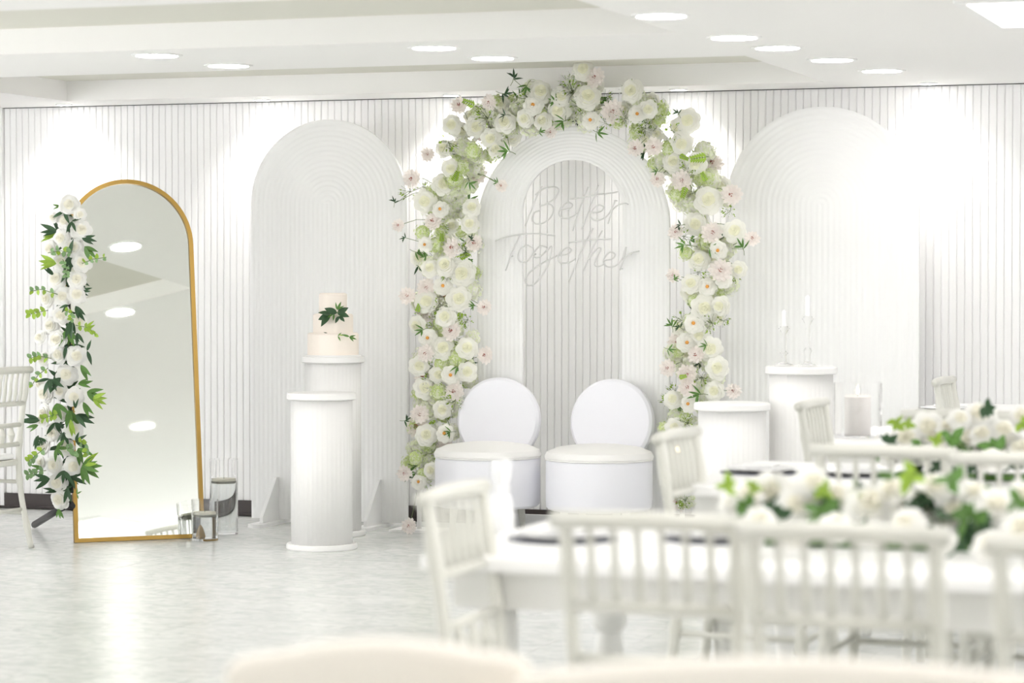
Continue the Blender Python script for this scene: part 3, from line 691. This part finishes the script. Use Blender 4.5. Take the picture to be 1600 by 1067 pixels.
# ------------------------------------------------------------------ glass vases with floating candles
def vase(px, py, dia, h, wl, label, candle_label):
    p = fl(px, py - 4) + Vector((0, 0, .0015)); r = dia/2; t = thing('cylinder_vase', label, 'vase', p)
    MB().lathe([(1e-5, 0), (r, 0), (r, h), (r - .0035, h), (r - .0035, .012), (1e-5, .012)], 40).build('glass_wall', 'glass', t)
    MB().lathe([(1e-5, .0125), (r - .004, .0125), (r - .004, wl), (1e-5, wl)], 40).build('water', 'water', t)
    c = thing('floating_candle', candle_label, 'candle', (p.x, p.y, wl - .0105)); cr = r*.86
    MB().lathe([(1e-5, 0), (cr*.7, 0), (cr, .014), (cr*.98, .026), (cr*.2, .024), (1e-5, .024)], 28).build('wax', 'wax', c)
    MB().tube([(0, 0, .022), (0, .001, .034)], .001, 5).build('wick', 'black', c)
    return t
vase(350, 838, .152, .405, .285, 'tall clear glass cylinder vase standing right of the mirror foot', 'ivory floating candle in the tall glass vase')
vase(320, 848, .142, .215, .135, 'short clear glass cylinder vase in front of the tall one', 'ivory floating candle in the short glass vase')

# ------------------------------------------------------------------ pedestals and cake
def pedestal(px, py, r, h, label, from_top=False, s=None):
    p = px if isinstance(px, Vector) else fl(px, py)
    t = thing('round_pedestal', label, 'pedestal', p)
    MB().lathe([(1e-5, 0), (r*1.06, 0), (r*1.09, .006), (r*1.09, .022), (r*1.06, .03), (r*.9, .03)], 64).build('base_disc', 'plinth', t)
    MB().lathe([(r*.94, .03), (r*.94, h - .035)], 120, flute=.018, nf=3).build('fluted_drum', 'plinth', t)
    MB().lathe([(r*.9, h - .035), (r*1.02, h - .035), (r*1.06, h - .03), (r*1.06, h - .006), (r*1.03, h), (1e-5, h)], 64).build('top_disc', 'plinth', t)
    return p
pa = pedestal(503, 857, .168, .80, 'low white fluted round pedestal in front of the cake pedestal')
pb = pedestal(521, 836, .160, .965, 'tall white fluted round pedestal carrying the cake')
def base_from_top(px, py, h):
    q = fl(px, py, h); return Vector((q.x, q.y, 0))
pc = base_from_top(1144, 629, .80); pedestal(pc, 0, .170, .80, 'low white round pedestal right of the flower arch')
pd = base_from_top(1252, 573, .965); pd = Vector((pd.x*1.004, pd.y*1.004, 0)); pedestal(pd, 0, .162, .965, 'tall white round pedestal carrying two glass candlesticks')
cz0 = .965
cake = thing('tiered_cake', 'three tier cream cake with green leaves on the tall left pedestal', 'cake', (pb.x, pb.y, cz0))
MB().lathe([(1e-5, 0), (.150, 0), (.152, .004), (.150, .008), (1e-5, .008)], 48).build('cake_board', 'plinth', cake)
z = .008
for r, h in ((.138, .118), (.108, .102), (.076, .112)):
    MB().lathe([(1e-5, z), (r, z), (r, z + h - .008), (r - .008, z + h), (1e-5, z + h)], 56).build('cake_tier', 'icing', cake); z += h
cb = Vector((pb.x, pb.y, 0)); cb0 = Vector((pb.x, pb.y, cz0))
yfc = pb.y - .12
for x, y, a, L, k in ((516,491,(205,165,235),23,'broad'),(522,490,(-150,-100),14,'mid'),(527,489,(-15,25,160),19,'broad'),(527,484,(100,60,30),14,'mid'),(530,494,(-40,-120),14,'broad'),(528,525,(40,-60),9,'mid'),(546,526,(10,-40,-20,160),12,'mid'),(536,524,(10,170),8,'lime'),(512,521,(160,200),7,'dark')):
    leaf_cluster(cake, cb0, x, y, yfc, a, L, k)
MB().tube([aty(500, 496, yfc) - cb0, aty(518, 491, yfc) - cb0, aty(530, 487, yfc) - cb0], .002, 5).build('twig', 'stem', cake)
# glass candlesticks
for px, h, lb in ((1225, .27, 'shorter clear glass candlestick on the right tall pedestal'), (1262, .34, 'taller clear glass candlestick on the right tall pedestal')):
    q = aty(px, 560, pd.y - .02)
    t = thing('glass_candlestick', lb, 'candlestick', (q.x, pd.y - .02, .9665)); k = h/.34
    MB().lathe([(1e-5, 0), (.045, 0), (.045, .006), (.012, .02), (.009, .05), (.02, .065*k + .01), (.009, .09*k), (.013, .14*k), (.008, .19*k), (.02, .215*k), (.028, .225*k), (.017, .24*k), (1e-5, .24*k)], 24).build('glass_stem', 'crystal', t)
    MB().lathe([(1e-5, .241*k), (.010, .241*k), (.010, h - .01), (1e-5, h)], 16).build('candle', 'plate', t)

# ------------------------------------------------------------------ round backed lounge chairs
def lounge():
    t = thing('lounge_chair', '', 'chair')
    H0 = .18
    MB().lathe([(1e-5, H0), (.262, H0), (.276, H0 + .012), (.279, H0 + .05), (.279, .425), (.274, .44), (1e-5, .44)], 64).build('seat_drum', 'leather', t)
    MB().lathe([(1e-5, .44), (.270, .44), (.284, .448), (.285, .458), (.274, .480), (.22, .502), (.12, .516), (1e-5, .52)], 64).build('seat_cushion', 'cushion', t)
    MB().tube([(.2785*math.cos(a*PI/32), .2785*math.sin(a*PI/32), .442) for a in range(65)], .0045, 6).build('piping', 'cushion', t)
    m = Matrix.Translation((0, .215, .622)) @ Matrix.Rotation(R(-6), 4, 'X') @ Matrix.Rotation(R(90), 4, 'X')
    pr = [(1e-5, -.045), (.18, -.045), (.214, -.038), (.228, -.022), (.230, 0), (.228, .022), (.214, .038), (.18, .045), (1e-5, .045)]
    MB().lathe(pr, 64, mtx=m).build('backrest', 'leather', t)
    for a in (45, 135, 225, 315):
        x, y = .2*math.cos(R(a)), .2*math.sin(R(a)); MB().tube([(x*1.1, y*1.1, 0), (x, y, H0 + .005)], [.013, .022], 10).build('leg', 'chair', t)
    return t
l1 = lounge(); q = fl(762, 843); l1.location = q; l1.rotation_euler.z = R(3); l1['label'] = 'left white round backed lounge chair before the flower arch'; l1['group'] = 'round backed lounge chairs'
q = fl(936, 849); place_dup(l1, q, R(-2), 'right white round backed lounge chair before the flower arch', 'round backed lounge chairs')

# ------------------------------------------------------------------ chiavari chairs
CW = .172
def chiavari():
    t = thing('chiavari_chair', '', 'chair')
    def bamboo(path, r, k=6):
        P = smooth3(path, k); n = len(P); rad = [r*(1.28 if i % 6 == 3 else 1) for i in range(n)]
        return P, rad
    for s in (-1, 1):
        P, rad = bamboo([(s*(CW + .012), -.265, 0), (s*(CW + .004), -.215, .25), (s*CW, -.20, .45), (s*CW, -.215, .65), (s*(CW + .004), -.255, .925)], .0155)
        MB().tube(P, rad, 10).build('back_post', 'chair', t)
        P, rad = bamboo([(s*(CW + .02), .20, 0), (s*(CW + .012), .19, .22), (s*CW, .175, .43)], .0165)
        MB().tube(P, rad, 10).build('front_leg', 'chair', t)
        MB().tube([(s*(CW + .006), -.22, .18), (s*(CW + .014), .19, .18)], .0095, 8).build('stretcher', 'chair', t)
        MB().tube([(s*(CW + .002), -.205, .34), (s*(CW + .006), .18, .34)], .0095, 8).build('stretcher', 'chair', t)
    MB().tube([(-CW - .03, -.254, .915), (-CW*.5, -.262, .918), (0, -.264, .92), (CW*.5, -.262, .918), (CW + .03, -.254, .915)], .0185, 10).build('crest_rail', 'chair', t)
    for z, y in ((.845, -.245), (.745, -.231), (.635, -.213), (.535, -.205)):
        if z != .845: MB().tube([(-CW, y, z), (0, y - .006, z), (CW, y, z)], .0125, 8).build('back_rail', 'chair', t)
    for k in range(6):
        x = (-1 + 2*(k + 1)/7)*CW
        MB().tube([(x, -.235, .745), (x, -.244, .80), (x, -.250, .86), (x, -.262, .915)], [.0075, .0095, .0075, .0075], 7).build('spindle', 'chair', t)
    for k in range(3):
        x = (-1 + 2*(k + 1)/4)*CW
        MB().lathe([(.006, .54), (.012, .56), (.02, .585), (.012, .61), (.006, .635)], 10, c=(x, -.210, 0)).build('turned_spindle', 'chair', t)
    for y, z, w_ in ((.185, .20, CW + .014), (-.216, .20, CW + .004), (.18, .33, CW + .006)):
        MB().tube([(-w_, y, z), (w_, y, z)], .0095, 8).build('stretcher', 'chair', t)
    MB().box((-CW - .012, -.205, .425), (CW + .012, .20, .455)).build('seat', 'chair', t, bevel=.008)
    MB().box((-CW + .012, -.185, .456), (CW - .012, .18, .485)).build('seat_pad', 'napkin', t, bevel=.012)
    return t
def smooth3(pts, sub):
    P = [Vector(p) for p in pts]; P = [P[0]] + P + [P[-1]]; out = []
    for i in range(1, len(P) - 2):
        for k in range(sub):
            t = k/sub; a, b, c, d = P[i-1], P[i], P[i+1], P[i+2]
            out.append(.5*((2*b) + (-a + c)*t + (2*a - 5*b + 4*c - d)*t*t + (-a + 3*b - 3*c + d)*t**3))
    out.append(P[-1]); return out
ch0 = chiavari(); first = [True]
def chair_at_crest(px, py, rz, label, group):
    q = fl(px, py, .92); off = Matrix.Rotation(rz, 3, 'Z') @ Vector((0, -.258, 0)); loc = Vector((q.x - off.x, q.y - off.y, 0))
    if first[0]: first[0] = False; ch0.location = loc; ch0.rotation_euler.z = rz; ch0['label'] = label; ch0['group'] = group; return ch0
    return place_dup(ch0, loc, rz, label, group)
TR = R(-1.5)
G1 = 'chairs along the nearest long table'
chair_at_crest(1014, 813, TR, 'nearest white chiavari chair backing the left half of the front table', G1)
chair_at_crest(1316, 830, TR, 'nearest white chiavari chair before the middle of the front flower runner', G1)
chair_at_crest(1717, 853, TR, 'white chiavari chair cut by the right edge of the photo, nearest table', G1)
chair_at_crest(707, 767, R(-90), 'white chiavari chair at the left head of the nearest table', 'chairs at the table heads')
chair_at_crest(1056, 678, R(-92), 'white chiavari chair at the left head of the second table', 'chairs at the table heads')
chair_at_crest(1268, 630, R(-92), 'white chiavari chair at the left head of the third table', 'chairs at the table heads')
chair_at_crest(1474, 594, R(-92), 'white chiavari chair at the left head of the farthest table', 'chairs at the table heads')
chair_at_crest(1378, 704, TR, 'white chiavari chair on the near side of the second table, left one', 'chairs along the second table')
chair_at_crest(1605, 716, TR, 'white chiavari chair on the near side of the second table, right one', 'chairs along the second table')
chair_at_crest(1498, 647, TR, 'white chiavari chair on the near side of the third table', 'chairs along the third table')
# chair at the left edge, facing left
q = fl(49, 856); rz = R(88); off = Matrix.Rotation(rz, 3, 'Z') @ Vector((CW + .012, -.265, 0))
lc = place_dup(ch0, (q.x - off.x, q.y - off.y, 0), rz, 'white chiavari chair cut by the left edge beside the mirror garland', None)
del lc['group']

# ------------------------------------------------------------------ long tables
TL = 3.1
def table(nl_px, length, width, rz, label):
    q = fl(*nl_px, .76); t = thing('banquet_table', label, 'table', (q.x, q.y, 0), rz, 'long white banquet tables')
    W = width
    MB().box((0, 0, .725), (length, W, .76)).build('tabletop', 'table', t, bevel=.008)
    e = .06
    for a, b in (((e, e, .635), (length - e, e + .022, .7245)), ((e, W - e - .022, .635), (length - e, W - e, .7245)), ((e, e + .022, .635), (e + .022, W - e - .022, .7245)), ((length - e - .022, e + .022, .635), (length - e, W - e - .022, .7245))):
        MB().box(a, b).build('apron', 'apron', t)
    for x in (e + .08, length - e - .08):
        for y in (e + .08, W - e - .08):
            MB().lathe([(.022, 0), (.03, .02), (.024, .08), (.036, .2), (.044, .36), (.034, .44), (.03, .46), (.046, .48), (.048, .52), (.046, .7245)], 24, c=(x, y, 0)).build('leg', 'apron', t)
    return t
A_ = table((655, 866), TL, 1.12, R(-1.0), 'nearest long white banquet table with a rose runner')
B_ = table((1048, 757), 3.4, 1.08, 0, 'second long white banquet table, behind the nearest one')
C_ = table((1285, 690), 3.6, 1.08, 0, 'third long white banquet table, before the right arch board')
D_t = table((1436, 647), 3.6, 1.05, 0, 'farthest long white banquet table beside the fluted wall')

def runner(label, pts_r, pts_l, yb, x0, x1, group='flower runners on the tables', scale=1.0):
    o0 = Vector(((x0 + x1)/2, yb, .76)); t = thing('flower_runner', label, 'centrepiece', o0, 0, group)
    MB().box((x0 - o0.x, -.05, 0), (x1 - o0.x, .05, .02)).build('foam_tray', 'leafmid', t, bevel=.01)
    r_ = random.Random(3)
    for x, y, r in pts_r:
        Y = yb + (.0 if r is None else 0) + r_.uniform(-.04, .04) - (.30 if y > pts_r[0][1] + 25 else 0)
        p = aty(x, y, Y); p.z = max(p.z, .80)
        put('white', t, p - o0, Vector((r_.uniform(-.4, .5), -1, r_.uniform(.3, 1.2))), r*(p - CAM).length/F*1.12)
    for x, y, kind, L in pts_l:
        Y = yb - .13 + r_.uniform(-.04, .04); p = aty(x, y, Y); p.z = max(p.z, .80)
        kind = {'ldark': 'bdark', 'lmid': 'bmid', 'llime': 'blime'}.get(kind, kind)
        put(kind, t, p - o0, Vector((r_.uniform(-.6, .6), -1, r_.uniform(-.2, .8))), L*(p - CAM).length/F*(.95 if kind == 'blime' else 1.15))
    n = int((x1 - x0)/.045)
    for k in range(n):
        xx = x0 + (k + .5)*(x1 - x0)/n; kind = r_.choice(['bdark', 'bmid', 'fern', 'bdark', 'bdark'])
        put(kind, t, Vector((xx - o0.x, r_.uniform(-.07, .07), .05 + r_.random()*.04)), Vector((r_.uniform(-1, 1), r_.uniform(-1, .3), r_.uniform(.2, 1))), .10)
        put('white' if r_.random() < .8 else 'breath', t, Vector((xx - o0.x, r_.uniform(-.05, .12), .08 + r_.random()*.05)), Vector((r_.uniform(-.6, .6), r_.uniform(-1, .2), 1)), .052)
    return t
ya = A_.location.y + .5; xa = aty(1160, 830, ya).x; xe = aty(1700, 850, ya).x
runner('white rose and greenery runner on the nearest table',
 [(1150,784,26),(1203,769,33),(1244,790,30),(1270,755,28),(1306,777,30),(1361,790,40),(1306,822,26),(1187,815,26),(1394,768,30),(1437,790,38),(1487,805,36),(1462,762,30),(1416,820,28),(1556,796,36),(1597,828,34),(1547,852,28),(1522,770,24),(1170,845,22),(1240,840,24),(1600,775,28),(1360,835,24),(1470,845,22)],
 [(1134,762,'llime',26),(1170,790,'lmid',28),(1272,805,'lmid',40),(1216,805,'ldark',32),(1428,742,'llime',36),(1492,752,'lmid',32),(1500,850,'ldark',46),(1522,812,'lmid',40),(1162,835,'ldark',38),(1250,845,'ldark',30),(1440,825,'ldark',30),(1292,765,'llime',24),(1520,830,'ldark',40),(1340,832,'ldark',32),(1590,790,'lmid',28),(1180,765,'llime',20),(1400,745,'fern',24),(1600,870,'ldark',34)], ya, xa, xe)
yb_ = B_.location.y + .5; xa = aty(1400, 740, yb_).x; xe = aty(1680, 740, yb_).x
runner('white rose and greenery runner on the second table',
 [(1416,686,26),(1450,668,25),(1468,710,26),(1510,688,26),(1531,648,25),(1534,680,22),(1568,674,24),(1594,705,28),(1393,710,20),(1480,668,18),(1440,705,22),(1550,718,24),(1598,650,20),(1500,655,18)],
 [(1400,658,'llime',20),(1417,660,'llime',16),(1437,698,'lmid',26),(1484,680,'lmid',26),(1497,731,'ldark',34),(1556,702,'lmid',28),(1597,662,'llime',24),(1386,694,'ldark',22),(1537,636,'ldark',20),(1480,735,'ldark',28),(1570,720,'ldark',28),(1460,690,'llime',18),(1540,736,'ldark',26)], yb_, xa, xe)

# place settings
def setting(px, py, lb, plate=True, rad=.135):
    p = fl(px, py, .762); t = thing('place_setting', lb, 'place setting', (p.x, p.y, .7605), 0, 'dark placemats with white plates')
    MB().lathe([(1e-5, 0), (rad, 0), (rad, .004), (1e-5, .004)], 40).build('placemat', 'slate', t)
    MB().lathe([(1e-5, .0045), (rad*.5, .0045), (rad*.84, .016), (rad*.82, .019), (rad*.5, .009), (1e-5, .009)], 40).build('plate', 'plate', t)
    MB().box((-.045, -.05, .0195), (.05, .05, .03)).build('napkin', 'napkin', t, bevel=.01)
setting(880, 842, 'dark round placemat with white plate near the left end of the nearest table')
setting(1118, 842, 'dark placemat with white plate behind the first near chair back')
setting(1190, 738, 'dark round placemat with white plate at the left of the second table')
setting(1335, 742, 'dark placemat with white plate behind the left chair of the second table')
setting(1475, 641, 'dark round placemat with white plate on the farthest table')

# hurricane glasses with pillar candles
def hurricane(px, py, r, h, ch, lb, lb2):
    p = fl(px, py, .762); t = thing('hurricane_glass', lb, 'candle holder', (p.x, p.y, .7605))
    MB().lathe([(1e-5, 0), (r, 0), (r, h), (r - .003, h), (r - .003, .008), (1e-5, .008)], 36).build('glass_wall', 'glass', t)
    c = thing('pillar_candle', lb2, 'candle', (p.x, p.y, .769))
    MB().lathe([(1e-5, 0), (r*.55, 0), (r*.55, ch - .004), (r*.5, ch), (1e-5, ch - .004)], 24).build('wax', 'waxpink', c)
    MB().tube([(0, 0, ch - .005), (0, 0, ch + .008)], .0012, 5).build('wick', 'black', c)
    MB().lathe([(1e-5, ch + .006), (.005, ch + .014), (.004, ch + .024), (1e-5, ch + .038)], 10).build('flame', 'flame', c)
hurricane(1060, 748, .06, .15, .07, 'clear hurricane glass at the left end of the second table', 'short pale pillar candle in the hurricane glass on the second table')
hurricane(1340, 682, .095, .215, .155, 'wide clear hurricane glass at the left end of the third table', 'tall pale pillar candle in the wide hurricane glass on the third table')
# white turned candle holder on the nearest table
p = fl(783, 829, .762)
t = thing('turned_candleholder', 'white turned candle holder at the left edge of the nearest table', 'candle holder', (p.x, p.y, .7605))
MB().lathe([(1e-5, 0), (.032, 0), (.034, .006), (.033, .05), (.024, .085), (.017, .10), (.022, .107), (.017, .114), (.019, .125), (.0245, .135), (.0245, .175), (.021, .18), (1e-5, .18)], 28).build('turned_body', 'plate', t)

# ------------------------------------------------------------------ cream chair backs right in front of the camera
def padded_chair(loc, rz, W, H, label):
    t = thing('padded_chair', label, 'chair', loc, rz, 'cream padded chairs nearest the camera')
    def slab(w, z0, z1, th, rc, bow, name, m):
        mb = MB(); n = 12; out = [(-w/2, z0), (w/2, z0)]
        for i in range(n + 1):
            a = PI/2*i/n; out.append((w/2 - rc + rc*math.cos(PI/2 - a + 0) if False else w/2 - rc*(1 - math.cos(a)), z1 - bow - rc*.35 + rc*.35*math.sin(a)))
        for i in range(1, n*2):
            u = 1 - i/n; xx = (w/2 - rc)*u; out.append((xx, z1 - bow*u*u))
        for i in range(n + 1):
            a = PI/2*(1 - i/n); out.append((-w/2 + rc*(1 - math.cos(a)), z1 - bow - rc*.35 + rc*.35*math.sin(a)))
        q = len(out); mb.add([(x, y, z) for y in (-th/2, th/2) for x, z in out], [tuple(range(q)), tuple(q+i for i in reversed(range(q)))] + [((i+1) % q, i, q+i, q+(i+1) % q) for i in range(q)])
        o = mb.build(name, m, t, bevel=.018); o.location = (0, -.22, 0); return o
    slab(W, .50, H, .075, .07, .018, 'backrest', 'peach')
    MB().box((-W/2 + .01, -.2, .40), (W/2 - .01, .26, .49)).build('seat_cushion', 'peach', t, bevel=.03)
    for sx in (-1, 1):
        for sy in (-1, 1):
            MB().tube([(sx*(W/2 - .04), .03 + sy*.2, 0), (sx*(W/2 - .05), .03 + sy*.19, .42)], [.014, .022], 10).build('leg', 'plinth', t)
    for sx in (-1, 1): MB().tube([(sx*(W/2 - .07), -.21, .42), (sx*(W/2 - .07), -.22, .55)], .018, 8).build('back_support', 'plinth', t)
def padded_at(px, py, H, W, rz, lb):
    q = fl(px, py, H); off = Matrix.Rotation(rz, 3, 'Z') @ Vector((0, -.22, 0)); padded_chair((q.x - off.x, q.y - off.y, 0), rz, W, H, lb)
padded_at(592, 1000, .89, .425, YAW, 'cream padded chair back at the bottom centre, blurred, closest on the left')
padded_at(1225, 1030, .89, .72, YAW + R(-3), 'wide cream padded chair back along the bottom right edge, blurred')
